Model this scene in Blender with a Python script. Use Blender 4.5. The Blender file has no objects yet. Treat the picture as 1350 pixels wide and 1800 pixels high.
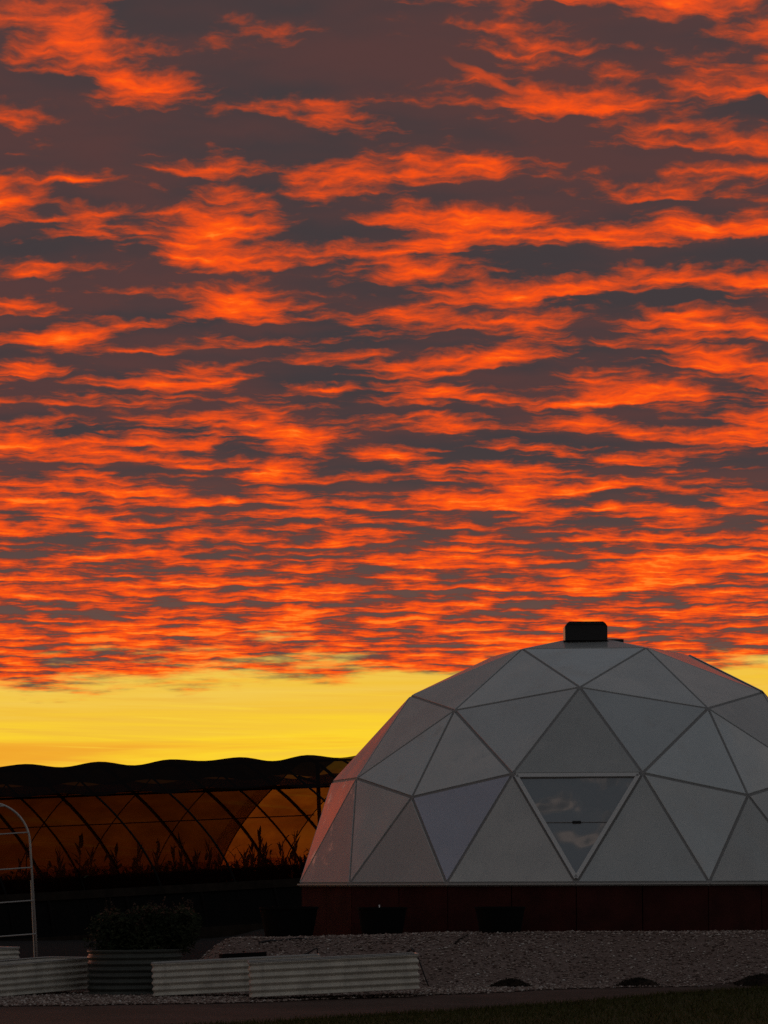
import bpy, bmesh, math, random
import numpy as np
from mathutils import Vector, Matrix
R = math.radians
rnd = random.Random(7)
nrs = np.random.RandomState(11)
S = bpy.context.scene
C = S.collection

# ------------------------------------------------------------------ camera
EYE = Vector((0, 0, 1.6)); PITCH = 0.103134; ROLL = -0.0035; FPX = 6252.0
cam_d = bpy.data.cameras.new('camera'); cam = bpy.data.objects.new('camera', cam_d); C.objects.link(cam)
cam_d.sensor_fit = 'VERTICAL'; cam_d.sensor_height = 24; cam_d.lens = 24*FPX/1800
cam_d.clip_start = 0.5; cam_d.clip_end = 9000
cam.matrix_world = Matrix.Translation(EYE) @ Matrix.Rotation(math.pi/2+PITCH, 4, 'X') @ Matrix.Rotation(ROLL, 4, 'Z')
S.camera = cam
S.view_settings.view_transform = 'Standard'; S.view_settings.look = 'None'
S.view_settings.exposure = 0; S.view_settings.gamma = 1; S.view_settings.use_curve_mapping = False
S.render.engine = 'CYCLES'
S.cycles.max_bounces = 8; S.cycles.transparent_max_bounces = 24; S.cycles.use_denoising = False

# ------------------------------------------------------------------ node helpers
class G:
    def __init__(s, tree): s.t = tree; s.n = tree.nodes; s.l = tree.links
    def put(s, sock, v):
        if hasattr(v, 'node'): s.l.new(v, sock)
        elif isinstance(v, (tuple, list)):
            sock.default_value = tuple(v)+((1,) if len(v) == 3 and len(sock.default_value) == 4 else ())
        else: sock.default_value = v
    def m(s, op, a, b=0.0, c=0.0):
        n = s.n.new('ShaderNodeMath'); n.operation = op
        for i, v in enumerate((a, b, c)): s.put(n.inputs[i], v)
        return n.outputs[0]
    def mr(s, v, a, b, c, d, kind='SMOOTHSTEP'):
        n = s.n.new('ShaderNodeMapRange'); n.interpolation_type = kind
        for i, x in enumerate((v, a, b, c, d)): s.put(n.inputs[i], x)
        return n.outputs[0]
    def noise(s, vec, scale, detail=6, rough=.55, dist=0, lac=2.0):
        n = s.n.new('ShaderNodeTexNoise'); n.noise_dimensions = '3D'
        s.put(n.inputs['Vector'], vec)
        for k, v in (('Scale', scale), ('Detail', detail), ('Roughness', rough), ('Distortion', dist), ('Lacunarity', lac)): s.put(n.inputs[k], v)
        return n.outputs['Fac']
    def xyz(s, x, y, z=0.0):
        n = s.n.new('ShaderNodeCombineXYZ')
        for i, v in enumerate((x, y, z)): s.put(n.inputs[i], v)
        return n.outputs[0]
    def sep(s, v):
        n = s.n.new('ShaderNodeSeparateXYZ'); s.put(n.inputs[0], v); return n.outputs
    def mix(s, f, a, b, kind='MIX'):
        n = s.n.new('ShaderNodeMix'); n.data_type = 'RGBA'; n.blend_type = kind
        s.put(n.inputs[0], f); s.put(n.inputs[6], a); s.put(n.inputs[7], b); return n.outputs[2]
    def ramp(s, v, stops, interp='LINEAR'):
        n = s.n.new('ShaderNodeValToRGB'); n.color_ramp.interpolation = interp
        e = n.color_ramp.elements
        while len(e) < len(stops): e.new(0.5)
        for el, (p, c) in zip(e, stops): el.position = p; el.color = (*c, 1)
        s.put(n.inputs[0], v); return n.outputs[0]

# ------------------------------------------------------------------ world: sunset sky under a deck of broken cloud
SEED, LEAN = 63.0, -0.17
SUN_AZ = R(-30)          # measured from the view axis, to the left
sx, sy = math.sin(SUN_AZ), math.cos(SUN_AZ)
W = bpy.data.worlds.new('World'); S.world = W; W.use_nodes = True
g = G(W.node_tree); g.n.clear()
tc = g.n.new('ShaderNodeTexCoord').outputs['Generated']
dx, dy, dz = g.sep(tc)
zc0 = g.m('MAXIMUM', dz, 0.0)
hor = g.m('SQRT', g.m('ADD', g.m('MULTIPLY', dx, dx), g.m('ADD', g.m('MULTIPLY', dy, dy), 1e-5)))
cosaz = g.m('DIVIDE', g.m('ADD', g.m('MULTIPLY', dx, sx), g.m('MULTIPLY', dy, sy)), hor)
glow = g.m('MULTIPLY', g.mr(cosaz, -0.15, 0.75, 0.05, 1.0), g.mr(zc0, 0.2, 0.6, 1.0, 0.12))
def centred(v, k): return g.m('MULTIPLY', g.m('SUBTRACT', v, .5), k)
# the deck hangs in small lobes: their relief ruffles the line of sight
rel = g.noise(tc, 130.0, 3, .5); lump = g.noise(g.xyz(g.m('MULTIPLY', dx, .6), dy, dz), 170.0, 4, .6)
zc = g.m('MAXIMUM', g.m('MULTIPLY', zc0, g.m('ADD', 1.0, centred(rel, .022))), 0.0)
inv = g.m('DIVIDE', 1.0, g.m('ADD', zc, 0.016))
px = g.m('MULTIPLY', dx, inv); py = g.m('MULTIPLY', dy, inv)
base = g.xyz(px, py, SEED)
wa = g.noise(base, 2.2, 2, .5); wb = g.noise(g.xyz(py, px, 7.3), 2.2, 2, .5)
wx = g.m('ADD', px, centred(wa, 0.16)); wy = g.m('ADD', py, centred(wb, 0.16))
def deck(oy, det, rough, sc=5.1):
    return g.noise(g.xyz(g.m('MULTIPLY', wx, 1.0), g.m('ADD', wy, oy), SEED), sc, det, rough)
f0 = deck(0.0, 2, .5)
f1 = deck(centred(f0, LEAN), 9, .56)
fine = g.noise(g.xyz(wx, wy, 5.5), 17.0, 5, .55)
big = g.noise(g.xyz(g.m('MULTIPLY', px, .6), py, SEED+3.1), 1.5, 2, .5)
lit = g.m('ADD', centred(f1, 2.3), g.m('ADD', centred(big, .50), g.m('ADD', centred(fine, .30), g.m('MULTIPLY', g.m('SUBTRACT', lump, .5), g.mr(zc0, .06, .15, .80, .34)))))
bias = g.mr(zc0, 0.06, 0.235, 0.565, 0.39, 'LINEAR'); bias = g.m('ADD', bias, g.mr(zc0, .052, .105, .13, 0))
# one thin straight streak of higher cloud crosses the deck
ux, uy, qx, qy = .518, .856, .0096, 3.90
al = g.m('ADD', g.m('MULTIPLY', g.m('SUBTRACT', px, qx), ux), g.m('MULTIPLY', g.m('SUBTRACT', py, qy), uy))
ac = g.m('ABSOLUTE', g.m('ADD', g.m('SUBTRACT', g.m('MULTIPLY', g.m('SUBTRACT', px, qx), uy), g.m('MULTIPLY', g.m('SUBTRACT', py, qy), ux)), centred(wa, .04)))
streak = g.m('MULTIPLY', g.mr(ac, .004, .032, 1, 0), g.m('MULTIPLY', g.mr(al, -.02, .20, 0, 1), g.mr(al, .36, .44, 1, 0)))
lit = g.m('ADD', g.m('ADD', lit, bias), g.m('MULTIPLY', streak, .10))
lit = g.m('MAXIMUM', lit, g.m('MULTIPLY', streak, g.m('ADD', .60, centred(fine, .3))))
litg = g.m('MULTIPLY', lit, g.m('POWER', glow, .35))
tone = g.noise(g.xyz(px, py, 21.0), 2.6, 3, .5)
shade = g.mix(g.mr(tone, .35, .65, 0, 1), (.055, .043, .046), (.095, .045, .043))
shade = g.mix(g.mr(zc0, .06, .13, .75, 0), shade, (.16, .085, .065))
hot = g.ramp(litg, [(.38, (.12, .046, .038)), (.52, (.28, .052, .028)), (.64, (.60, .066, .017)), (.77, (.93, .082, .009)), (.87, (1.0, .115, .007)), (1.0, (1.03, .21, .018))])
warm = g.mix(g.mr(litg, .33, .52, 0, 1), shade, hot)
cool = g.ramp(lit, [(0.2, (.045, .050, .055)), (.38, (.080, .084, .090)), (.52, (.20, .185, .18)), (.70, (.42, .34, .305))])
cloud = g.mix(g.m('POWER', glow, .5), cool, warm)
zc = zc0
# clear sky: low band under the deck, blue-grey gaps elsewhere
stk = g.noise(g.xyz(g.m('MULTIPLY', dx, 5.0), g.m('MULTIPLY', dz, 130.0), g.m('MULTIPLY', dy, 5.0)), 1.0, 5, .55, .4)
zz = g.m('ADD', zc, g.m('MULTIPLY', g.m('SUBTRACT', stk, .5), 0.060))
band = g.ramp(g.m('MULTIPLY', zz, 10.0), [(0.0, (.70, .20, .014)), (.22, (.86, .34, .022)), (.33, (.90, .43, .030)), (.41, (.98, .65, .028)), (.49, (.90, .54, .045)), (.62, (.90, .60, .10)), (1.0, (.45, .40, .30))])
wis = g.noise(g.xyz(g.m('MULTIPLY', dx, 14.0), g.m('ADD', g.m('MULTIPLY', dz, 420.0), g.m('MULTIPLY', dx, 16.0)), g.m('MULTIPLY', dy, 14.0)), 1.0, 4, .6, .6)
band = g.mix(g.mr(wis, .54, .74, 0, .55), band, (1.0, .70, .05)); band = g.mix(g.mr(wis, .46, .28, 0, .35), band, (.80, .40, .05))
nish = g.n.new('ShaderNodeTexSky'); nish.sky_type = 'NISHITA'; nish.sun_disc = False
nish.sun_elevation = R(5); nish.sun_rotation = SUN_AZ; nish.air_density = 1.4; nish.dust_density = 2.0
nsk = g.mix(1.0, nish.outputs[0], (.05, .05, .05), 'MULTIPLY')
blue = g.mix(g.mr(zc, 0, .5, 0, 1), (.135, .15, .165), (.125, .145, .17))
clear = g.mix(g.m('MULTIPLY', glow, g.mr(zc, .05, .16, 1.0, 0.0)), g.mix(.35, blue, nsk, 'ADD'), band)
edge = g.noise(g.xyz(g.m('MULTIPLY', dx, 9.0), g.m('MULTIPLY', dz, 60.0), g.m('MULTIPLY', dy, 9.0)), 1.6, 6, .6)
ez = g.m('ADD', zc, g.m('MULTIPLY', g.m('SUBTRACT', edge, .5), 0.046))
cover = g.mr(ez, 0.0560, 0.0635, 0.0, 1.0)
gaps = g.m('MULTIPLY', g.mr(g.m('ADD', big, centred(f1, -.9)), .44, .60, 0, .85), g.mr(glow, .1, .4, 1.0, 0.0))
cover = g.m('MULTIPLY', cover, g.m('SUBTRACT', 1.0, gaps))
skyc = g.mix(cover, clear, cloud)
bg = g.n.new('ShaderNodeBackground'); g.put(bg.inputs[0], skyc); bg.inputs[1].default_value = 1.0
wo = g.n.new('ShaderNodeOutputWorld'); g.l.new(bg.outputs[0], wo.inputs[0])
W.cycles.sampling_method = 'MANUAL'; W.cycles.sample_map_resolution = 1024

# the sun itself has just gone: a weak red glow from low on the left, beyond the buildings
sun_d = bpy.data.lights.new('sun', 'SUN'); sun_d.energy = 0.28; sun_d.angle = R(12); sun_d.color = (1, .40, .26)
sun = bpy.data.objects.new('sun', sun_d); C.objects.link(sun)
sd = Vector((sx*math.cos(R(5)), sy*math.cos(R(5)), math.sin(R(5))))
sun.rotation_euler = (-sd).to_track_quat('-Z', 'Y').to_euler()

#MORE
# ------------------------------------------------------------------ small tools
def at(px, py, d):
    """point on the sight line of photo pixel (px, py) at world depth Y = d"""
    x = (px-675)/FPX; y = (py-900)/FPX
    c, s = math.cos(-ROLL), math.sin(-ROLL); x, y = x*c-y*s, x*s+y*c
    v = Vector((x, math.cos(PITCH)+y*math.sin(PITCH), math.sin(PITCH)-y*math.cos(PITCH)))
    return EYE + v*(d/v.y)
def mesh(name, v, f, mat=None, parent=None, smooth=False, mi=None):
    me = bpy.data.meshes.new(name); me.from_pydata([tuple(p) for p in v], [], [tuple(q) for q in f]); me.update()
    if smooth: me.polygons.foreach_set('use_smooth', [True]*len(me.polygons))
    return link(name, me, mat, parent)
def link(name, me, mat=None, parent=None):
    o = bpy.data.objects.new(name, me); C.objects.link(o)
    if mat and not me.materials: me.materials.append(mat)
    o.parent = parent
    return o
def tag(o, label, cat, group=None, kind=None):
    o['label'] = label; o['category'] = cat
    if group: o['group'] = group
    if kind: o['kind'] = kind
    return o
def thing(name, label, cat, loc=(0, 0, 0), rz=0, group=None):
    o = bpy.data.objects.new(name, None); C.objects.link(o); o.location = loc; o.rotation_euler = (0, 0, rz); o.empty_display_size = .2
    return tag(o, label, cat, group)
def struct(o): o['kind'] = 'structure'; return o
def box(v, f, c, sx_, sy_, sz_, M=None):
    n = len(v)
    for z in (-1, 1):
        for x, y in ((-1, -1), (1, -1), (1, 1), (-1, 1)):
            p = Vector((c[0]+x*sx_/2, c[1]+y*sy_/2, c[2]+z*sz_/2)); v.append(M @ p if M else p)
    for q in ((0, 3, 2, 1), (4, 5, 6, 7), (0, 1, 5, 4), (1, 2, 6, 5), (2, 3, 7, 6), (3, 0, 4, 7)): f.append([n+i for i in q])
def bar(v, f, a, b, w, h, up=Vector((0, 0, 1))):
    a, b = Vector(a), Vector(b); t = (b-a).normalized(); s = t.cross(up).normalized(); u = s.cross(t)
    n = len(v)
    for p in (a, b):
        for i, j in ((-1, -1), (1, -1), (1, 1), (-1, 1)): v.append(p+s*(i*w/2)+u*(j*h/2))
    for q in ((0, 3, 2, 1), (4, 5, 6, 7), (0, 1, 5, 4), (1, 2, 6, 5), (2, 3, 7, 6), (3, 0, 4, 7)): f.append([n+i for i in q])
def tube(v, f, pts, r, k=6):
    pts = [Vector(p) for p in pts]; n0 = len(v); rs = r if isinstance(r, (list, tuple)) else [r]*len(pts)
    nrm = None
    for i, p in enumerate(pts):
        t = (pts[min(i+1, len(pts)-1)]-pts[max(i-1, 0)]).normalized()
        if nrm is None: nrm = t.orthogonal().normalized()
        nrm = (nrm-t*nrm.dot(t)).normalized(); b = t.cross(nrm)
        for j in range(k):
            a = 2*math.pi*j/k; v.append(p+(nrm*math.cos(a)+b*math.sin(a))*rs[i])
    for i in range(len(pts)-1):
        for j in range(k):
            a, b = n0+i*k+j, n0+i*k+(j+1) % k; f.append((a, b, b+k, a+k))
    f.append([n0+j for j in range(k)][::-1]); f.append([n0+(len(pts)-1)*k+j for j in range(k)])
def smooth01(t): t = min(1, max(0, t)); return t*t*(3-2*t)

# ------------------------------------------------------------------ materials
def mat(name, col, rough=.8, spec=.3, metal=0, var=0.0, vscale=3.0, bump=0.0, bscale=20.0, col2=None, ior=None, dirt=0, bdist=.02, bdet=5, each=0):
    m = bpy.data.materials.new(name); m.use_nodes = True; k = G(m.node_tree); b = k.n['Principled BSDF']
    b.inputs['Roughness'].default_value = rough; b.inputs['Metallic'].default_value = metal
    b.inputs['Specular IOR Level'].default_value = spec
    if ior: b.inputs['IOR'].default_value = ior
    tcn = k.n.new('ShaderNodeTexCoord'); vec = tcn.outputs['Object']
    if var or col2:
        n = k.noise(vec, vscale, 6, .6)
        c2 = col2 or tuple(c*(1+var) for c in col); c1 = col if col2 else tuple(c*(1-var) for c in col)
        k.put(b.inputs['Base Color'], k.mix(k.mr(n, .3, .7, 0, 1), c1, c2))
    else: k.put(b.inputs['Base Color'], col)
    if dirt:      # rain streaks and dust blotches
        x_, y_, z_ = k.sep(vec)
        st_ = k.mr(k.noise(k.xyz(k.m('MULTIPLY', x_, 9.0), k.m('MULTIPLY', y_, 9.0), k.m('MULTIPLY', z_, .7)), 1.0, 5, .65), .48, .75, 0, dirt)
        bl = k.mr(k.noise(vec, 2.2, 5, .65), .5, .75, 0, dirt)
        src = b.inputs['Base Color'].links[0].from_socket
        k.put(b.inputs['Base Color'], k.mix(k.m('MAXIMUM', st_, bl), src, (.13, .125, .115)))
        k.put(b.inputs['Roughness'], k.mr(bl, 0, dirt, rough, rough+.22))
    if each:      # sheets differ in age and haze
        oi = k.n.new('ShaderNodeObjectInfo'); src = b.inputs['Base Color'].links[0].from_socket
        w_ = k.mr(oi.outputs['Random'], 0, 1, 1-each, 1+each, 'LINEAR')
        k.put(b.inputs['Base Color'], k.mix(1.0, src, k.xyz(w_, w_, k.m('MULTIPLY', w_, 1.0)), 'MULTIPLY'))
    if bump:
        bn = k.n.new('ShaderNodeBump'); bn.inputs['Strength'].default_value = bump; bn.inputs['Distance'].default_value = bdist
        k.l.new(k.noise(vec, bscale, bdet, .5), bn.inputs['Height']); k.l.new(bn.outputs[0], b.inputs['Normal'])
    return m
def net(name, t, col=(.012, .010, .010), tint=(1, .78, .62)):
    m = bpy.data.materials.new(name); m.use_nodes = True; k = G(m.node_tree); k.n.clear()
    tr = k.n.new('ShaderNodeBsdfTransparent'); k.put(tr.inputs[0], tint)
    di = k.n.new('ShaderNodeBsdfDiffuse'); k.put(di.inputs[0], col)
    tcn = k.n.new('ShaderNodeTexCoord')
    n = k.noise(tcn.outputs['Object'], 1.1, 5, .6)
    mx = k.n.new('ShaderNodeMixShader'); k.put(mx.inputs[0], k.mr(n, .25, .75, 1-t*1.25, 1-t*.75))
    k.l.new(tr.outputs[0], mx.inputs[1]); k.l.new(di.outputs[0], mx.inputs[2])
    o = k.n.new('ShaderNodeOutputMaterial'); k.l.new(mx.outputs[0], o.inputs[0])
    return m
def film(name, t):
    """dusty film under net: lets part of the light straight through, scatters part of it forward"""
    m = bpy.data.materials.new(name); m.use_nodes = True; k = G(m.node_tree); k.n.clear()
    tcn = k.n.new('ShaderNodeTexCoord'); n = k.noise(tcn.outputs['Object'], .9, 5, .6)
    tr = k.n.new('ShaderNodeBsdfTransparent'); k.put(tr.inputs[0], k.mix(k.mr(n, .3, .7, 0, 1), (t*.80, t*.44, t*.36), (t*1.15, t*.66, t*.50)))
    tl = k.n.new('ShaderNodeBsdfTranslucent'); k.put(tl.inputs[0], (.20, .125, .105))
    ad = k.n.new('ShaderNodeAddShader'); k.l.new(tr.outputs[0], ad.inputs[0]); k.l.new(tl.outputs[0], ad.inputs[1])
    o = k.n.new('ShaderNodeOutputMaterial'); k.l.new(ad.outputs[0], o.inputs[0])
    return m
M = dict(
    panel=mat('panel', (.41, .43, .425), .12, .5, var=.05, vscale=.8, ior=2.1, dirt=.13, bump=1.0, bscale=.9, bdist=.02, bdet=1, each=.14),
    panelblue=mat('panel_sky_tint', (.40, .43, .54), .12, .5, var=.05, vscale=.8, ior=2.1, dirt=.10, bump=1.0, bscale=.9, bdist=.02, bdet=1),  # blue sky reflection put into this one panel's base colour
    strut=mat('strut', (.24, .24, .24), .7, .2),
    edge=mat('drip_edge', (.42, .41, .39), .5, .4),
    wall=mat('wall', (.044, .010, .008), .85, .15, var=.25, vscale=2.5, bump=.3, bscale=14),
    frame=mat('window_frame', (.52, .52, .51), .38, .5, metal=.35),
    pane=mat('pane', (.14, .142, .142), .085, .5, ior=2.2, bump=1.0, bscale=1.7, bdist=.05, bdet=1),
    black=mat('black_plastic', (.012, .012, .013), .55, .3),
    vent=mat('vent_black', (.010, .010, .011), .45, .35),
    pot=mat('pot', (.006, .006, .006), .9, .1),
    zinc=mat('cream_steel', (.52, .49, .42), .5, .4, metal=.2, var=.14, vscale=3, dirt=.32),
    green=mat('green_steel', (.055, .060, .052), .5, .35, metal=.2, var=.15, vscale=4),
    rim=mat('rim', (.36, .35, .33), .4, .5, metal=.4),
    soil=mat('soil', (.026, .018, .014), .95, .05, var=.4, vscale=6, bump=.6),
    pipe=mat('dark_pipe', (.008, .007, .007), .9, .08),
    tube=mat('trellis_steel', (.40, .39, .37), .40, .5, metal=.4),
    wood=mat('dark_board', (.022, .016, .012), .9, .1, var=.3, vscale=5),
    leaf=mat('leaf', (.012, .018, .008), .8, .1, col2=(.028, .032, .014), vscale=5),
    leafred=mat('leaf_red', (.045, .028, .014), .7, .2, col2=(.085, .035, .020), vscale=7),
    bark=mat('bark', (.03, .022, .016), .9, .1),
    stalk=mat('stalk', (.018, .017, .010), .8, .1),
    white=mat('white_plastic', (.8, .8, .78), .4, .4),
    stick=mat('stick', (.020, .014, .011), .9, .1),
    film=film('film', .14), netfar=net('far_net', .19, tint=(1, .80, .68)), netend=net('end_net', .72, tint=(1, .85, .7)), cloth=net('top_cloth', .05), skirt2=net('skirt_upper', .6), skirt=net('skirt', .10, col=(.016, .015, .016)), darksheet=net('side_dark_sheet', .02, col=(.009, .009, .009)),
)
def ground_mat(name, cols, scale, bump=.5, bscale=60, rough=.95):
    m = bpy.data.materials.new(name); m.use_nodes = True; k = G(m.node_tree); b = k.n['Principled BSDF']
    b.inputs['Roughness'].default_value = rough; b.inputs['Specular IOR Level'].default_value = .15
    v = k.n.new('ShaderNodeTexCoord').outputs['Object']
    n = k.noise(v, scale, 8, .7); n2 = k.noise(v, .7, 4, .6)
    c = k.mix(k.mr(n, .32, .68, 0, 1), cols[0], cols[1]); c = k.mix(k.mr(n2, .35, .65, 0, .7), c, cols[2])
    k.put(b.inputs['Base Color'], c)
    bn = k.n.new('ShaderNodeBump'); bn.inputs['Strength'].default_value = bump; bn.inputs['Distance'].default_value = .03
    k.l.new(k.noise(v, bscale, 4, .7), bn.inputs['Height']); k.l.new(bn.outputs[0], b.inputs['Normal'])
    return m
M['gravel'] = ground_mat('gravel', ((.10, .066, .056), (.27, .208, .182), (.14, .095, .080)), 26)
M['dirt'] = ground_mat('dirt', ((.070, .042, .034), (.105, .068, .055), (.060, .040, .030)), 9, .3)
M['lawn'] = ground_mat('lawn', ((.028, .030, .005), (.046, .046, .009), (.036, .033, .007)), 14)
M['earth'] = ground_mat('earth', ((.010, .009, .009), (.018, .016, .015), (.012, .011, .010)), 5)
M['blade'] = mat('grass_blade', (.036, .038, .007), .8, .1, col2=(.060, .056, .013), vscale=2)

# ------------------------------------------------------------------ ground
def wob(x, a=1.0, p=0.0): return a*(math.sin(x*1.3+p)*.5+math.sin(x*3.1+p*2.3)*.3+math.sin(x*7.7+p*5)*.12)
def height(x, y):
    z = .02+.07*smooth01((x+2)/3.5)*smooth01((y-43)/6)
    side = smooth01((x+3.35)/1.1)
    bank = .70*smooth01((y-50.6+wob(x, .12))/3.0)
    bank += .03*math.sin(x*1.7+y*2.1)*math.sin(y*1.3-x*.6)*smooth01((y-50)/2)*(1-smooth01((y-53)/1.2))
    back = .50*smooth01((y-51.5)/14)
    z += side*bank+(1-side)*back
    return z
def lawn_edge(x): return 40.35+(x+1.26)*1.44+wob(x, .12, 1.0)
def gravel_edge(x): return 45.4+.42*(x+4.85)+wob(x, .25, 2.0)+1.3*smooth01((x-1.0)/1.6)
def sheet(name, x0, x1, nx, ylo, yhi, ny, off, m, pw=1.0):
    v, f = [], []
    for i in range(nx+1):
        x = x0+(x1-x0)*i/nx; a, b = ylo(x), yhi(x)
        for j in range(ny+1):
            y = a+(b-a)*(j/ny)**pw; v.append((x, y, height(x, y)+off))
    for i in range(nx):
        for j in range(ny):
            a = i*(ny+1)+j; f.append((a, a+ny+1, a+ny+2, a+1))
    return struct(mesh(name, v, f, m, smooth=True))
xs = [-3000, -800, -200, -60, -25]+[-12+.5*i for i in range(57)]+[25, 60, 200, 800, 3000]
ys = [-300, -60, 0, 25, 36]+[40+.4*i for i in range(66)]+[70, 74, 80, 100, 200, 600, 2000, 6000]
gv = [(x, y, height(x, y)-.06) for x in xs for y in ys]
gf = [(i*len(ys)+j, (i+1)*len(ys)+j, (i+1)*len(ys)+j+1, i*len(ys)+j+1) for i in range(len(xs)-1) for j in range(len(ys)-1)]
struct(mesh('ground', gv, gf, M['earth'], smooth=True))
sheet('lawn', -14, 14, 110, lambda x: 10.0, lambda x: max(12, lawn_edge(x)), 80, .004, M['lawn'], .35)
sheet('dirt_path', -14, 14, 140, lambda x: max(11.5, lawn_edge(x)-.35), lambda x: max(lawn_edge(x)+.2, gravel_edge(x)+.5), 20, .0, M['dirt'])
sheet('gravel', -9, 14, 160, lambda x: max(gravel_edge(x), lawn_edge(x)+.1), lambda x: 51.2+3.8*smooth01((x+3.3)/1.2)+wob(x, .3)*.3, 34, .010, M['gravel'])
# loose stones and grass blades that no one could count
sv, sf = [], []
octa = np.array([(1, 0, 0), (0, 1, 0), (-1, 0, 0), (0, -1, 0), (0, 0, 1), (0, 0, -1)], float)
of = [(0, 1, 4), (1, 2, 4), (2, 3, 4), (3, 0, 4), (1, 0, 5), (2, 1, 5), (3, 2, 5), (0, 3, 5)]
cnt = 0
while cnt < 24000:
    x = rnd.uniform(-6.3, 7.2); y = rnd.uniform(43.5, 54.9)
    if y < max(gravel_edge(x), lawn_edge(x)+.1)-rnd.random()**3*.5: continue
    if x < -2.4-rnd.random()*.8 and y > 51.2: continue
    if math.hypot(x-3.404, y-59.45) < 4.95: continue
    r = rnd.uniform(.010, .024)*(1.5 if rnd.random() < .1 else 1)
    a = rnd.uniform(0, 6.28); ca, sa = math.cos(a), math.sin(a)
    q = octa*nrs.uniform(.6, 1.3, (6, 1))*r*np.array([1.2, 1, .7])
    X = q[:, 0]*ca-q[:, 1]*sa+x; Y = q[:, 0]*sa+q[:, 1]*ca+y; Z = q[:, 2]+height(x, y)+.010+r*.3
    n = len(sv); sv.extend(zip(X, Y, Z)); sf.extend([(n+i, n+j, n+k_) for i, j, k_ in of]); cnt += 1
st = mesh('loose_stones', sv, sf)
st['kind'] = 'stuff'; st['label'] = 'loose pale and brown gravel stones scattered over the bank'; st['category'] = 'gravel'
ms = bpy.data.materials.new('stone'); ms.use_nodes = True; k = G(ms.node_tree); b = k.n['Principled BSDF']
b.inputs['Roughness'].default_value = .8; b.inputs['Specular IOR Level'].default_value = .25
geo = k.n.new('ShaderNodeNewGeometry')
k.put(b.inputs['Base Color'], k.ramp(geo.outputs['Random Per Island'], [(0, (.065, .040, .032)), (.45, (.19, .136, .114)), (.8, (.32, .255, .22)), (.97, (.44, .39, .35)), (1, (.55, .53, .50))]))
st.data.materials.append(ms)
bv, bf = [], []
for _ in range(26000):
    x = rnd.uniform(-5, 7.0); y = lawn_edge(x)-rnd.random()**1.6*9+rnd.gauss(0, .05)
    if y < 37 or y > 56: continue
    z = height(x, y); a = rnd.uniform(0, 6.28); h = rnd.uniform(.03, .075); w = .006
    c_, s_ = math.cos(a)*w, math.sin(a)*w; lx, ly = rnd.gauss(0, .03), rnd.gauss(0, .03)
    n = len(bv); bv += [(x-c_, y-s_, z), (x+c_, y+s_, z), (x+lx, y+ly, z+h)]; bf.append((n, n+1, n+2))
gr = mesh('grass_blades', bv, bf, M['blade']); gr['kind'] = 'stuff'; gr['label'] = 'short dark grass of the lawn edge'; gr['category'] = 'grass'

# ------------------------------------------------------------------ geodesic dome
RAD = 5.0; ROT = -2.2998277; CEN = Vector((.680816*RAD, 11.8904*RAD, 1.6-.189034*RAD))
ico = [Vector((0, 0, 1))]
for kk in range(5): a = 2*math.pi*kk/5; ico.append(Vector((2/5**.5*math.cos(a), 2/5**.5*math.sin(a), 5**-.5)))
for kk in range(5): a = 2*math.pi*(kk+.5)/5; ico.append(Vector((2/5**.5*math.cos(a), 2/5**.5*math.sin(a), -5**-.5)))
BZ = .17802
def gp(A, B, D, i, j, l, flat=False):
    p = (A*i+B*j+D*l).normalized()
    if p.z < .25: p = Vector((p.x, p.y, BZ))
    return tuple(round(c, 6) for c in p)
tri = []
for kk in range(5):
    A, B, D = ico[0], ico[1+kk], ico[1+(kk+1) % 5]
    P = {(i, j): gp(A, B, D, 3-i, i-j, j) for i in range(4) for j in range(i+1)}
    for i in range(3):
        for j in range(i+1):
            tri.append((P[i, j], P[i+1, j], P[i+1, j+1]))
            if j < i: tri.append((P[i, j], P[i+1, j+1], P[i, j+1]))
    U0, U1, L0 = ico[1+kk], ico[1+(kk+1) % 5], ico[6+kk]
    top = [gp(U0, U1, L0, 3-j, j, 0) for j in range(4)]; low = [gp(U0, U1, L0, 2-j, j, 1) for j in range(3)]
    for j in range(3): tri.append((top[j], low[j], top[j+1]))
    for j in range(2): tri.append((low[j], low[j+1], top[j+1]))
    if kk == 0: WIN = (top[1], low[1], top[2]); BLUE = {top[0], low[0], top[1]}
    Lm = ico[6+(kk-1) % 5]
    tri.append((U0 and gp(U0, Lm, L0, 3, 0, 0), gp(U0, Lm, L0, 2, 1, 0), gp(U0, Lm, L0, 2, 0, 1)))
FLOORZ = .763
dome = thing('geodesic_dome', 'grey panelled geodesic greenhouse dome on a low dark red wall', 'dome', (CEN.x, CEN.y, FLOORZ))
RZ = Matrix.Rotation(ROT, 3, 'Z')
def dl(p): return RZ @ (Vector(p)*RAD) + Vector((0, 0, CEN.z-FLOORZ))     # dome-local metres
DC = Vector((0, 0, CEN.z-FLOORZ))
edges = {}
def inset(pts, d):
    out = []
    for i in range(3):
        p, a, b = pts[i], pts[i-1], pts[(i+1) % 3]
        u, w = (a-p).normalized(), (b-p).normalized(); s = math.sin(u.angle(w)); out.append(p+(u+w)*(d/s))
    return out
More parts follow.
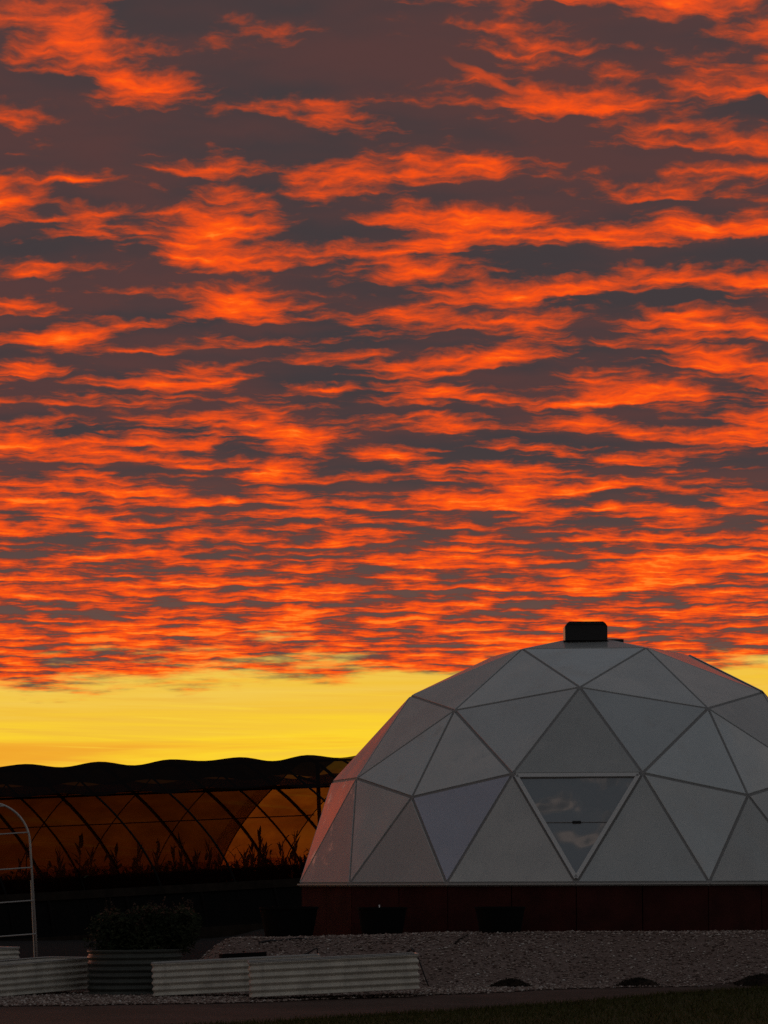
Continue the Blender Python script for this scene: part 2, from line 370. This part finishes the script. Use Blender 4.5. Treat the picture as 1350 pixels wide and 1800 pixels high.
def tri_panel(name, pts, d, lift, thick, m, parent, bev=.006):
    nrm = (pts[1]-pts[0]).cross(pts[2]-pts[0]).normalized()
    if nrm.dot(sum(pts, Vector())/3-DC) < 0: pts = [pts[0], pts[2], pts[1]]; nrm = -nrm
    a = inset(pts, d); c = inset(pts, d+bev)
    v = [p+nrm*(lift-thick) for p in a]+[p+nrm*(lift-bev) for p in a]+[p+nrm*lift for p in c]
    f = [(2, 1, 0), (6, 7, 8)]+[(i, (i+1) % 3, 3+(i+1) % 3, 3+i) for i in range(3)]+[(3+i, 3+(i+1) % 3, 6+(i+1) % 3, 6+i) for i in range(3)]
    return mesh(name, v, f, m, parent), nrm
for t in tri:
    for i in range(3):
        e = tuple(sorted((t[i], t[(i+1) % 3]))); edges.setdefault(e, []).append(t)
    if set(t) == set(WIN): continue
    pw = [dl(p) for p in t]; cw = sum(pw, Vector())/3; nw = (cw-DC).normalized(); ew = cw+Vector((CEN.x, CEN.y, FLOORZ))-EYE
    pxc = 675+FPX*ew.x/ew.y; opened = nw.dot(ew) > 0 and 1225 < pxc < 1345 and cw.z > 3.6
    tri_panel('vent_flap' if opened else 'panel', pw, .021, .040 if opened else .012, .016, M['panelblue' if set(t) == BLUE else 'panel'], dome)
for e in edges:
    a, b = dl(e[0]), dl(e[1]); v, f = [], []; mid = (a+b)/2; up = (mid-DC).normalized()
    bar(v, f, a-up*.045, b-up*.045, .085, .08, up); mesh('strut', v, f, M['strut'], dome)
# window
wp = [dl(p) for p in WIN]
win, wn = tri_panel('window', wp, .05, .006, .012, M['pane'], dome)
wi = inset(wp, .035)
for i in range(3):
    v, f = [], []; bar(v, f, wi[i]+wn*.02, wi[(i+1) % 3]+wn*.02, .062, .05, wn); mesh('frame_bar', v, f, M['frame'], win)
wt = sorted(wp, key=lambda p: p.z); lo, h1, h2 = wt
q1, q2 = lo.lerp(h1, .55), lo.lerp(h2, .55); v, f = [], []
bar(v, f, q1.lerp(q2, .06)+wn*.012, q2.lerp(q1, .06)+wn*.012, .010, .012, wn); mesh('glazing_bar', v, f, M['strut'], win)
v, f = [], []; bar(v, f, q1.lerp(q2, .44)+wn*.02, q1.lerp(q2, .56)+wn*.02, .028, .03, wn); mesh('latch', v, f, M['black'], win)
# base ring: drip edge and wall, one length per side
ring = sorted({p for t in tri for p in t if abs(p[2]-BZ) < 1e-4}, key=lambda p: math.atan2(p[1], p[0]))
rl = [dl(p) for p in ring]
for i in range(len(rl)):
    a, b = rl[i], rl[(i+1) % len(rl)]
    out = ((a+b)/2); out.z = 0; out.normalize()
    v, f = [], []; bar(v, f, a+out*.01-Vector((0, 0, .012)), b+out*.01-Vector((0, 0, .012)), .07, .022); mesh('drip_edge', v, f, M['edge'], dome)
    a0, b0 = Vector((a.x, a.y, 0))*.994, Vector((b.x, b.y, 0))*.994; zt = a.z-.028
    for h in range(2):
        p, q = a0.lerp(b0, h/2+.004), a0.lerp(b0, h/2+.496); v = []; f = []
        for z in (-.25, zt):
            for o_ in (0, -.04): v += [p+out*o_+Vector((0, 0, z)), q+out*o_+Vector((0, 0, z))]
        f = [(0, 1, 5, 4), (3, 2, 6, 7), (2, 0, 4, 6), (1, 3, 7, 5), (4, 5, 7, 6), (2, 3, 1, 0)]
        mesh('wall_panel', v, f, M['wall'], dome)
    v, f = [], []; bar(v, f, Vector((0, 0, -.25))+a0*.985, a0*.985+Vector((0, 0, zt)), .10, .06, out); mesh('wall_post', v, f, M['wood'], dome)
# black ventilator cap at the crown
vt = at(1029, 1138, 58.95)-Vector((CEN.x, CEN.y, FLOORZ))
def octbox(v, f, c, w, dp, z0, z1, cham, topin):
    prof = [(-w/2+topin*0, z0), (w/2, z0), (w/2, z1-cham), (w/2-cham, z1), (-w/2+cham, z1), (-w/2, z1-cham)]
    n = len(v); K = len(prof)
    for s_, ins in ((-dp/2, .0), (dp/2, .0)):
        for x, z in prof: v.append(Vector((c[0]+x, c[1]+s_, z)))
    f.append(list(range(n, n+K))); f.append([n+K+i for i in range(K)][::-1])
    for i in range(K): f.append((n+i, n+K+i, n+K+(i+1) % K, n+(i+1) % K))
v, f = [], []; octbox(v, f, vt, .70, .60, vt.z+.10, vt.z+.41, .07, 0)
cap = mesh('ventilator', v, f, M['vent'], dome)
v, f = [], []; box(v, f, (vt.x+.01, vt.y, vt.z+.03), .56, .46, .15); mesh('ventilator_neck', v, f, M['vent'], cap)
v, f = [], []; octbox(v, f, (vt.x, vt.y-.31, 0), .66, .02, vt.z+.36, vt.z+.40, .035, 0); mesh('rim_trim', v, f, M['black'], cap)
for s_ in (-1, 1):
    v, f = [], []; bar(v, f, vt+Vector((s_*.30, -.2, -.02)), vt+Vector((s_*.36, -.2, .10)), .04, .04, Vector((0, 1, 0))); mesh('bracket', v, f, M['vent'], cap)
v, f = [], []; box(v, f, (vt.x+.50, vt.y+.35, vt.z+.115), .30, .30, .07); mesh('ridge_plate', v, f, M['vent'], dome)

# black pots along the dome wall
def pot(px0, px1, ptop, pbot, d, label):
    a, b = at(px0, ptop, d), at(px1, ptop, d); z0 = at(0, pbot, d).z; z0 = height((a.x+b.x)/2, d)-.02
    c = (a+b)/2; r = (b.x-a.x)/2; h = a.z-z0
    o = thing('plant_pot', label, 'pot', (c.x, d+r*.2, z0), group='black pots by the dome wall')
    v, f = [], []; K = 28
    pr = [(.78*r, 0), (.97*r, h*.93), (1.0*r, h*.93), (1.0*r, h), (.93*r, h), (.91*r, h*.86)]
    for rr, z in pr:
        for j in range(K): v.append((rr*math.cos(2*math.pi*j/K), rr*math.sin(2*math.pi*j/K), z))
    for i in range(len(pr)-1):
        for j in range(K): f.append((i*K+j, i*K+(j+1) % K, (i+1)*K+(j+1) % K, (i+1)*K+j))
    f.append(list(range(K))[::-1]); mesh('pot_body', v, f, M['pot'], o)
    v = [(.905*r*math.cos(2*math.pi*j/K), .905*r*math.sin(2*math.pi*j/K), h*.86+rnd.uniform(-.01, .02)) for j in range(K)]+[(0, 0, h*.9)]
    mesh('potting_soil', v, [(j, (j+1) % K, K) for j in range(K)], M['soil'], o)
    return o, r, h
pot(455, 560, 1594, 1645, 55.6, 'wide black pot at the end of the dome wall beside the tunnel')
p2, r2, h2 = pot(627, 716, 1595, 1645, 54.6, 'black pot with a tiny white speck against the red dome wall')
v, f = [], []; box(v, f, (-.04, -r2*.97, h2+.015), .02, .006, .05); mesh('white_speck', v, f, M['white'], p2)  # tiny white box standing on the pot rim
pot(834, 924, 1594, 1645, 53.9, 'black pot against the red wall between its white-specked twin and the window')

# ------------------------------------------------------------------ shade-net tunnel
TH = R(35); SL = R(2.5); BAY = 1.76
rp = at(540, 1333, 78.0)
ax = Vector((math.cos(TH)*math.cos(SL), math.sin(TH)*math.cos(SL), math.sin(SL)))
tun = thing('net_tunnel', 'long black shade-net tunnel greenhouse on curved hoops beside the dome', 'greenhouse')
GT = 3.55
tun.matrix_world = Matrix.Translation(rp+ax*BAY) @ Matrix.Rotation(TH, 4, 'Z') @ Matrix.Rotation(-SL, 4, 'Y')
PROF = [(0, 0), (.16, .04), (.34, .11), (.62, .22), (1.22, .53), (1.85, .85), (2.43, 1.20), (2.94, 1.55), (3.34, 1.90), (3.63, 2.22), (3.83, 2.55), (4.0, 3.05), (4.08, GT)]
def prof(s):                      # s = 0 ridge .. 1 ground
    t = s*(len(PROF)-1); i = min(int(t), len(PROF)-2); u = t-i
    p0, p1, p2, p3 = PROF[max(i-1, 0)], PROF[i], PROF[i+1], PROF[min(i+2, len(PROF)-1)]
    if i == 0: p0 = (-p2[0], p2[1])
    return tuple(.5*(2*p1[k_]+(p2[k_]-p0[k_])*u+(2*p0[k_]-5*p1[k_]+4*p2[k_]-p3[k_])*u*u+(3*p1[k_]-p0[k_]-3*p2[k_]+p3[k_])*u**3) for k_ in (0, 1))
NB = 9
for i in range(2*NB+1):
    main = i % 2 == 0; x = -i*BAY/2; v, f = [], []
    pts = [(x, s_*prof(q/24)[0], -prof(q/24)[1]-(0 if main else .05)) for s_, rg in ((-1, range(24, 0, -1)), (1, range(0, 25))) for q in rg]
    if not main: pts = pts[:25]
    tube(v, f, pts, [.036]*24+[.013]*25 if main else .024, 6); mesh('hoop', v, f, M['pipe'], tun, True)
def skin(name, x0, x1, s0, s1, side, m, lift=.05, sag=.10):
    nx = int((x1-x0)/BAY*10); ns = 16; v, f = [], []
    for i in range(nx+1):
        x = x0+(x1-x0)*i/nx; fr = (-x/BAY) % 1.0; dip = sag*math.sin(math.pi*fr)**2*(.85+.3*math.sin(int(-x/BAY)*2.3))
        for j in range(ns+1):
            s = s0+(s1-s0)*j/ns; y, z = prof(s); e = .02
            y2, z2 = prof(min(1, s+e)); y1, z1 = prof(max(0, s-e)); ty, tz = y2-y1, z2-z1; L = math.hypot(ty, tz)
            ny_, nz_ = tz/L, ty/L
            o = lift-dip
            v.append((x, side*(y+ny_*o*(1 if s > 0 else 0)), -z+nz_*o))
    for i in range(nx):
        for j in range(ns): a = i*(ns+1)+j; f.append((a, a+1, a+ns+2, a+ns+1))
    return mesh(name, v, f, m, tun, True)
L_ = -NB*BAY
SF = 10/12
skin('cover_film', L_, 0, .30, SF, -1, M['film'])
skin('side_skirt', L_, 0, .735, SF, -1, M['skirt'], -.06, .03)
skin('side_skirt', L_, 0, .685, SF-.02, -1, M['skirt2'], -.10, .08)
v, f = [], []
for i in range(NB*6+1):
    x = -i*BAY/6; y0, z0 = prof(SF); y1, z1 = prof(1); rip = .02*math.sin(i*1.9)
    v += [(x, -(y0+.02), -z0-.08), (x, -((y0+y1)/2+.03+rip), -(z0+z1)/2), (x, -(y1+.03), -z1+.1)]
for i in range(NB*6):
    for j in range(2): f.append((i*3+j, i*3+j+1, i*3+j+4, i*3+j+3))
mesh('side_dark_sheet', v, f, M['darksheet'], tun, True)  # added black sheet, keeps the open side below the hip board dark
skin('shade_net', L_, -BAY*.96, 0, SF, 1, M['netfar'])
skin('end_net', -BAY*1.25, 0, 0, SF, 1, M['netend'], .02)
skin('top_cloth', L_, 0, 0, .36, -1, M['cloth'], .075)
skin('top_cloth', L_, -BAY*.5, 0, .30, 1, M['cloth'], .075)
for s_, q, pr_ in ((-1, .345, .024), (1, .33, .016), (1, .5, .013), (-1, .0, .025)):
    y, z = prof(q); v, f = [], []; tube(v, f, [(L_, s_*y, -z-.06), (0, s_*y, -z-.06)], pr_, 6); mesh('purlin', v, f, M['pipe'], tun)
for s_ in (-1, 1):
    y, z = prof(SF); v, f = [], []; bar(v, f, (L_, s_*(y+.05), -z-.02), (0, s_*(y+.05), -z-.02), .05, .16); mesh('hip_board', v, f, M['wood'], tun)
    y, z = prof(1); v, f = [], []; bar(v, f, (L_, s_*(y+.06), -z+.05), (0, s_*(y+.06), -z+.05), .05, .30); mesh('base_board', v, f, M['wood'], tun)
for x in (-.85*BAY,):
    v, f = [], []; tube(v, f, [(x, 0, -GT), (x, 0, -.05)], .045, 8); mesh('post', v, f, M['pipe'], tun)
for x in (-.85*BAY,):
    v, f = [], []; tube(v, f, [(x, 0, -.55), (x-1.1, -.9, -.40)], .03, 6); mesh('brace', v, f, M['pipe'], tun)
    v, f = [], []; tube(v, f, [(x, 0, -.60), (x-2.6, .5, -.62)], .03, 6); mesh('brace', v, f, M['pipe'], tun)
# hanging irrigation line
# crop plants inside, seen against the light
TM = tun.matrix_world.copy()
def strap(v, f, p, az, ln, droop, w):
    n = len(v); K = 5; d = Vector((math.cos(az), math.sin(az), 0)); s = Vector((-math.sin(az), math.cos(az), 0))
    for i in range(K+1):
        t = i/K; c = p+d*(ln*t*(.35+.65*droop))+Vector((0, 0, ln*(t*(1-.4*droop)-droop*1.1*t*t)))
        ww = w*(1-t)**.7*(.5+min(1, t*4)*.5); v += [c-s*ww, c+s*ww]
    for i in range(K): a = n+2*i; f.append((a, a+1, a+3, a+2))
def plant(xl, yl, h, nl, label, broad=False):
    loc = TM @ Vector((xl, yl, -GT)); loc.z -= .05
    o = thing('crop_plant', label, 'plant', loc, rnd.uniform(0, 6), group='crop plants inside the tunnel')
    v, f = [], []; tube(v, f, [(0, 0, 0), (.02, .01, h*.5), (0, .02, h*.92)], [.022, .018, .008], 5); mesh('stalk', v, f, M['stalk'], o)
    v, f = [], []
    for i in range(nl):
        z = h*(.15+.78*i/nl); strap(v, f, Vector((0, 0, z)), rnd.uniform(0, 6.28), rnd.uniform(.35, .75)*(1.1-.4*i/nl), rnd.uniform(.15, .9), rnd.uniform(.025, .05)*(1.8 if broad else 1))
    mesh('leaves', v, f, M['leaf'], o)
for i in range(34):
    xl = -1.2-rnd.random()*13.0; yl = rnd.choice((-2.4, -.9, .8, 2.3))+rnd.uniform(-.25, .25)
    h = rnd.uniform(1.0, 1.75) if rnd.random() < .55 else rnd.uniform(1.75, 2.35)
    plant(xl, yl, h, rnd.randint(9, 16), 'leafy crop plant growing under the shade net of the tunnel', rnd.random() < .4)
for pxx, hh, yy in ((440, 2.25, 1.5), (428, 1.9, 1.2), (415, 1.75, 1.5), (452, 1.85, .9), (352, 2.0, 1.3), (300, 2.1, 1.6), (289, 1.95, 1.4), (262, 2.1, 1.0), (226, 2.0, 1.5), (482, 1.9, .6), (507, 2.1, .9), (330, 1.8, 1.2), (190, 2.0, 1.3), (150, 1.9, 1.0), (95, 2.0, 1.4)):
    xl = ((pxx-660)/83+.57*yy)/.82; loc = TM @ Vector((xl, yy, -GT)); loc.z -= .05
    o = thing('spike_plant', 'tall narrow spiky plant standing up against the light inside the tunnel', 'plant', loc, rnd.uniform(0, 6), group='spiky plants inside the tunnel')
    v, f = [], []; tube(v, f, [(0, 0, 0), (.02, .01, hh*.5), (.03, .02, hh*.96)], [.025, .018, .006], 5); mesh('stalk', v, f, M['stalk'], o)
    v, f = [], []
    for i in range(26): strap(v, f, Vector((0, 0, hh*(.1+.8*i/26))), rnd.uniform(0, 6.28), rnd.uniform(.25, .5)*(1.15-.5*i/26), rnd.uniform(.0, .18), rnd.uniform(.03, .05))
    if rnd.random() < .5: strap(v, f, Vector((0, 0, hh*.9)), rnd.uniform(0, 6.28), .7, 1.0, .03)
    mesh('leaves', v, f, M['leaf'], o)
v, f = [], []
for i in range(7000):
    p = TM @ Vector((rnd.uniform(-15, -.3), rnd.choice((-3.0, -1.6, 0, 1.6, 3.0))+rnd.gauss(0, .3), -GT+.1+1.05*rnd.random()**.8+max(0, rnd.gauss(0, .16))))
    strap(v, f, p, rnd.uniform(0, 6.28), rnd.uniform(.15, .42), rnd.uniform(.1, .8), rnd.uniform(.03, .07))
cr = mesh('low_crop', v, f, M['leaf']); cr['kind'] = 'stuff'; cr['label'] = 'dense low crop foliage filling the beds inside the tunnel'; cr['category'] = 'crop'

# ------------------------------------------------------------------ corrugated raised beds
def planter(name, label, A, B, width, h, waves, m, rad=.05, group='corrugated raised garden beds', back=True, rimm=None):
    """front long face runs from A to B (bottom corners, world)"""
    A, B = Vector(A), Vector(B); t = (B-A); L = Vector((t.x, t.y, 0)).length; rz = math.atan2(t.y, t.x); sl = math.atan2(t.z, L); L = t.length
    o = thing(name, label, 'planter', A, 0, group)
    o.matrix_world = Matrix.Translation(A) @ Matrix.Rotation(rz, 4, 'Z') @ Matrix.Rotation(-sl, 4, 'Y')
    path = []
    for cx, cy, a0 in ((rad, rad, 180), (L-rad, rad, 270), (L-rad, width-rad, 0), (rad, width-rad, 90)):
        for q in range(7): a = R(a0+15*q); path.append((cx+rad*math.cos(a), cy+rad*math.sin(a), math.cos(a), math.sin(a)))
    full = []
    for i, p_ in enumerate(path):
        q_ = path[(i+1) % len(path)]; full.append(p_); gap = math.hypot(q_[0]-p_[0], q_[1]-p_[1])
        if gap > .3:
            ts = [.012/gap]+[j/int(gap/.25+1) for j in range(1, int(gap/.25+1))]+[1-.012/gap]
            full += [(p_[0]+(q_[0]-p_[0])*u, p_[1]+(q_[1]-p_[1])*u, p_[2], p_[3]) for u in ts]
    path = full
    NZ = waves*8; v, f = [], []; n = len(path); amp = h/waves*.14
    for j in range(NZ+1):
        z = h*j/NZ; w = amp*math.cos(2*math.pi*waves*j/NZ)
        for x, y, nx_, ny_ in path: v.append((x+nx_*w, y+ny_*w, z))
    for j in range(NZ):
        for i in range(n): f.append((j*n+i, j*n+(i+1) % n, (j+1)*n+(i+1) % n, (j+1)*n+i))
    sh = mesh('steel_side', v, f, m, o, True)
    md = sh.modifiers.new('thickness', 'SOLIDIFY'); md.thickness = .004; md.offset = -1
    v, f = [], []; pts = [(x+nx_*.004, y+ny_*.004, h+.008) for x, y, nx_, ny_ in path]; pts.append(pts[0]); tube(v, f, pts, .011, 6); mesh('rim', v, f, rimm or M['rim'], o)
    v, f = [], []; K = 14; W_ = 5
    for i in range(K+1):
        for j in range(W_+1): v.append((.03+(L-.06)*i/K, .03+(width-.06)*j/W_, h-.05+rnd.uniform(-.02, .025)))
    if rad < .3:
        for i in range(K):
            for j in range(W_): a = i*(W_+1)+j; f.append((a, a+W_+1, a+W_+2, a+1))
    else:
        v = [(x-nx_*.012, y-ny_*.012, h-.05) for x, y, nx_, ny_ in path]+[(L/2, width/2, h-.01)]; f = [(i, (i+1) % n, n) for i in range(n)]
    mesh('bed_soil', v, f, M['soil'], o, True)
    return o
d3l, d3r = 47.2, 47.3
planter('raised_bed', 'long cream corrugated steel raised bed with a black tube hanging off its end', at(440, 1753, d3l), at(738, 1738, d3r), .85, .445, 5, M['zinc'])
planter('raised_bed', 'cream corrugated steel raised bed between the green bed and the long cream one', at(269, 1751, 48.7), at(564, 1736, 48.8), .60, .43, 5, M['zinc'])
a_, b_ = at(0, 1752, 48.8), at(163, 1737, 50.6); a_ = a_-(b_-a_)*.8
planter('raised_bed', 'weathered grey corrugated raised bed standing in front of the trellis', a_, b_, .8, .42, 5, M['zinc'])
g0 = at(163, 1748, 50.0); g1 = at(327, 1746, 50.0)
planter('raised_bed', 'dark green rounded corrugated bed holding the big bush', Vector((g0.x, 49.45, g0.z)), Vector((g1.x, 49.6, g0.z+.01)), 1.1, .60, 7, M['green'], .5, rimm=M['green'])
w0, w1 = at(-60, 1705, 54.5), at(36, 1701, 55.0)
planter('raised_bed', 'small pale corrugated bed seen behind the trellis', w0, w1, .8, .30, 4, M['zinc'])

# bush in the green bed
bc = Vector(((g0.x+g1.x)/2+.03, 50.05, g0.z+.55))
bush = thing('bush', 'dense dark rounded bush growing out of the green corrugated bed', 'bush', bc)
v, f = [], []
for i in range(11):
    a = rnd.uniform(0, 6.28); r = rnd.uniform(.1, .55); tube(v, f, [(0, 0, 0), (r*.5*math.cos(a), r*.4*math.sin(a), .25), (r*math.cos(a), r*.7*math.sin(a), rnd.uniform(.35, .6))], [.016, .011, .005], 5)
mesh('stems', v, f, M['bark'], bush)
lobes = [(rnd.uniform(-.66, .66), rnd.uniform(-.32, .32), rnd.uniform(.10, .48), rnd.uniform(.16, .25)) for _ in range(46)]
for nm, mt_, cnt, zmin in (('foliage', M['leaf'], 11000, -1), ('young_leaves', M['leafred'], 420, .56)):
    v, f = [], []; c = 0
    while c < cnt:
        lx, ly, lz, lr = rnd.choice(lobes); u = Vector((rnd.gauss(0, 1), rnd.gauss(0, 1), rnd.gauss(0, 1))).normalized()*lr*rnd.uniform(.6, 1.08)
        p = Vector((lx, ly, lz))+u
        if p.z < zmin or p.z < -.06: 
            c += 0 if zmin > 0 else 0
            if rnd.random() < .01: c += 1
            continue
        s = rnd.uniform(.020, .042); a = Vector((rnd.gauss(0, 1), rnd.gauss(0, 1), rnd.gauss(0, .6))).normalized(); b2 = a.orthogonal().normalized()
        n = len(v); v += [p-a*s, p+b2*s*.45, p+a*s, p-b2*s*.45]; f.append((n, n+1, n+2, n+3)); c += 1
    mesh(nm, v, f, mt_, bush)

v, f = [], []
for i in range(46):
    lx, ly, lz, lr = rnd.choice(lobes); an = rnd.uniform(0, 6.28); p = Vector((lx+lr*.4*math.cos(an), ly, max(.3, lz+lr*.6)))
    tip = p+Vector((rnd.gauss(0, .07), rnd.gauss(0, .05), rnd.uniform(.08, .24))); tube(v, f, [p, tip], [.005, .002], 4)
    for j in range(6): strap(v, f, p.lerp(tip, .3+.7*j/6), rnd.uniform(0, 6.28), rnd.uniform(.05, .09), rnd.uniform(.3, .9), .014)
mesh('shoots', v, f, M['leafred'], bush)['kind'] = 'stuff'

# ------------------------------------------------------------------ round-topped trellis
tb = at(70, 1690, 51.6)
tre = thing('trellis', 'round-topped steel tube trellis with horizontal rungs behind the raised bed', 'trellis')
tre.matrix_world = Matrix.Translation(Vector((tb.x, tb.y, height(tb.x, tb.y)-.05))) @ Matrix.Rotation(R(-4), 4, 'Y') @ Matrix.Rotation(R(18), 4, 'Z')
HT = at(0, 1402, 51.6).z-height(tb.x, tb.y)+.02; WD = 1.25; rr = .60
def hoop_pts(y, off=0):
    p = [(0-off, y, 0), (0-off, y, HT-rr)]
    for q in range(1, 13): a = R(q*7.5); p.append((-rr+(rr-off)*math.cos(a), y, HT-rr+(rr-off)*math.sin(a)))
    for q in range(1, 13): a = R(90+q*7.5); p.append((-WD+rr+(rr-off)*math.cos(a), y, HT-rr+(rr-off)*math.sin(a)))
    p.append((-WD+off, y, 0)); return p
v, f = [], []; tube(v, f, hoop_pts(0), .017, 8); mesh('frame_tube', v, f, M['tube'], tre, True)
for x in (-.045, -WD+.045):
    v, f = [], []; tube(v, f, [(x, .03, 0), (x+(.03 if x > -.5 else -.03), .03, 1.65)], .010, 6); mesh('stake', v, f, M['tube'], tre)
for py_ in (1417, 1466, 1528, 1586, 1645):
    z = at(40, py_, 51.6).z-height(tb.x, tb.y)+.08
    ins = rr-math.sqrt(max(0, rr*rr-max(0, z-(HT-rr))**2)) if z > HT-rr else 0
    v, f = [], []; tube(v, f, [(-ins, -.02, z), (-WD+ins, -.02, z)], .010, 6); mesh('rung', v, f, M['tube'], tre)

# ------------------------------------------------------------------ small things on the bank
def clutter_tube(name, label, cat, pts, r, m):
    v, f = [], []; P = [Vector(p) for p in pts]; q = []
    for i in range(len(P)-1):
        p0, p1, p2, p3 = P[max(i-1, 0)], P[i], P[i+1], P[min(i+2, len(P)-1)]
        for u in (0, .25, .5, .75): q.append(.5*(2*p1+(p2-p0)*u+(2*p0-5*p1+4*p2-p3)*u*u+(3*p1-p0-3*p2+p3)*u**3))
    q.append(P[-1]); tube(v, f, q, r, 6); return tag(mesh(name, v, f, m, smooth=True), label, cat)
clutter_tube('drip_tube', 'black drip tube hanging off the end of the long cream bed', 'tube', [at(722, 1668, 48.2), at(730, 1674, 48.1), at(737, 1690, 48.1), at(745, 1712, 48.0), at(753, 1733, 47.95)], .010, M['black'])
clutter_tube('drip_tube', 'black drip tube bent in a peak above the shorter cream bed', 'tube', [at(524, 1682, 49.4), at(540, 1676, 49.4), at(556, 1667, 49.4), at(558, 1674, 49.4), at(559, 1682, 49.4)], .011, M['black'])
clutter_tube('drip_tube', 'black drip tube kinked at the far corner of the long cream bed', 'tube', [at(708, 1681, 48.5), at(716, 1674, 48.5), at(724, 1667, 48.5), at(728, 1676, 48.5)], .011, M['black'])
def lay(px0, py0, px1, py1, d0, d1, n=6, lift=.02):
    out = []
    for i in range(n+1):
        t = i/n; p = at(px0+(px1-px0)*t, py0+(py1-py0)*t, d0+(d1-d0)*t); out.append(Vector((p.x, p.y, height(p.x, p.y)+lift+.01*math.sin(i*2.1))))
    return out
clutter_tube('hose', 'thin black hose lying along the top of the gravel bank', 'hose', lay(455, 1658, 560, 1648, 53.0, 53.5), .014, M['black'])
clutter_tube('stick', 'short dark stick lying on the gravel bank below the dome wall', 'stick', lay(800, 1665, 822, 1648, 52.6, 53.3, 3), .014, M['stick'])
ta, tb_ = at(388, 1685, 49.5), at(466, 1680, 49.7); v, f = [], []
bar(v, f, ta+Vector((0, 0, .03)), tb_+Vector((0, 0, .02)), .16, .06); tr_ = thing('seed_tray', 'flat black plastic tray resting on the shorter cream bed', 'tray'); mesh('tray_body', v, f, M['pot'], tr_)
v, f = [], []; bar(v, f, ta+Vector((0, 0, .064)), tb_+Vector((0, 0, .054)), .18, .008); mesh('tray_lip', v, f, M['black'], tr_)
# low dark mounds at the foot of the bank
def mound(px0, px1, ptop, d, label, speck=False):
    a, b = at(px0, 1735, d), at(px1, 1735, d); r = (b.x-a.x)/2; cx = (a.x+b.x)/2; z0 = height(cx, d)-.02; h = max(.08, at((px0+px1)/2, ptop, d).z-z0)*.62
    o = thing('soil_mound', label, 'mound', (cx, d, z0), group='soil mounds along the path')
    v, f = [], []; K = 30; NR = 10
    for i in range(NR+1):
        t = i/NR
        for j in range(K):
            an = 2*math.pi*j/K; q = 1+.12*math.sin(an*3+cx)+.06*math.sin(an*7+1)
            v.append((r*t*q*math.cos(an), r*.7*t*q*math.sin(an), h*math.cos(t*math.pi/2)**1.15*(1+rnd.uniform(-.10, .10))+rnd.uniform(-.006, .006)))
    for i in range(NR):
        for j in range(K): f.append((i*K+j, i*K+(j+1) % K, (i+1)*K+(j+1) % K, (i+1)*K+j))
    mesh('earth_heap', v, f, M['soil'], o)
    v, f = [], []
    for i in range(700):
        t = rnd.random()**.6; an = rnd.uniform(0, 6.28); p = Vector((r*t*math.cos(an), r*.7*t*math.sin(an), h*math.cos(t*math.pi/2)**1.15))
        strap(v, f, p, rnd.uniform(0, 6.28), rnd.uniform(.03, .07), rnd.uniform(.2, .9), .008)
    mesh('weeds', v, f, M['stalk'], o)
    if speck:
        v, f = [], []; box(v, f, (.0, -r*.45, h*.62), .05, .012, .05, Matrix.Rotation(.6, 4, 'Y')); mesh('white_scrap', v, f, M['white'], o)
mound(852, 942, 1712, 50.3, 'low dark soil mound on the gravel just right of the raised beds')
mound(1072, 1172, 1709, 50.6, 'dark soil mound between the small mound and the one with a white scrap')
mound(1283, 1400, 1702, 50.9, 'larger dark soil mound with a scrap of white on it')
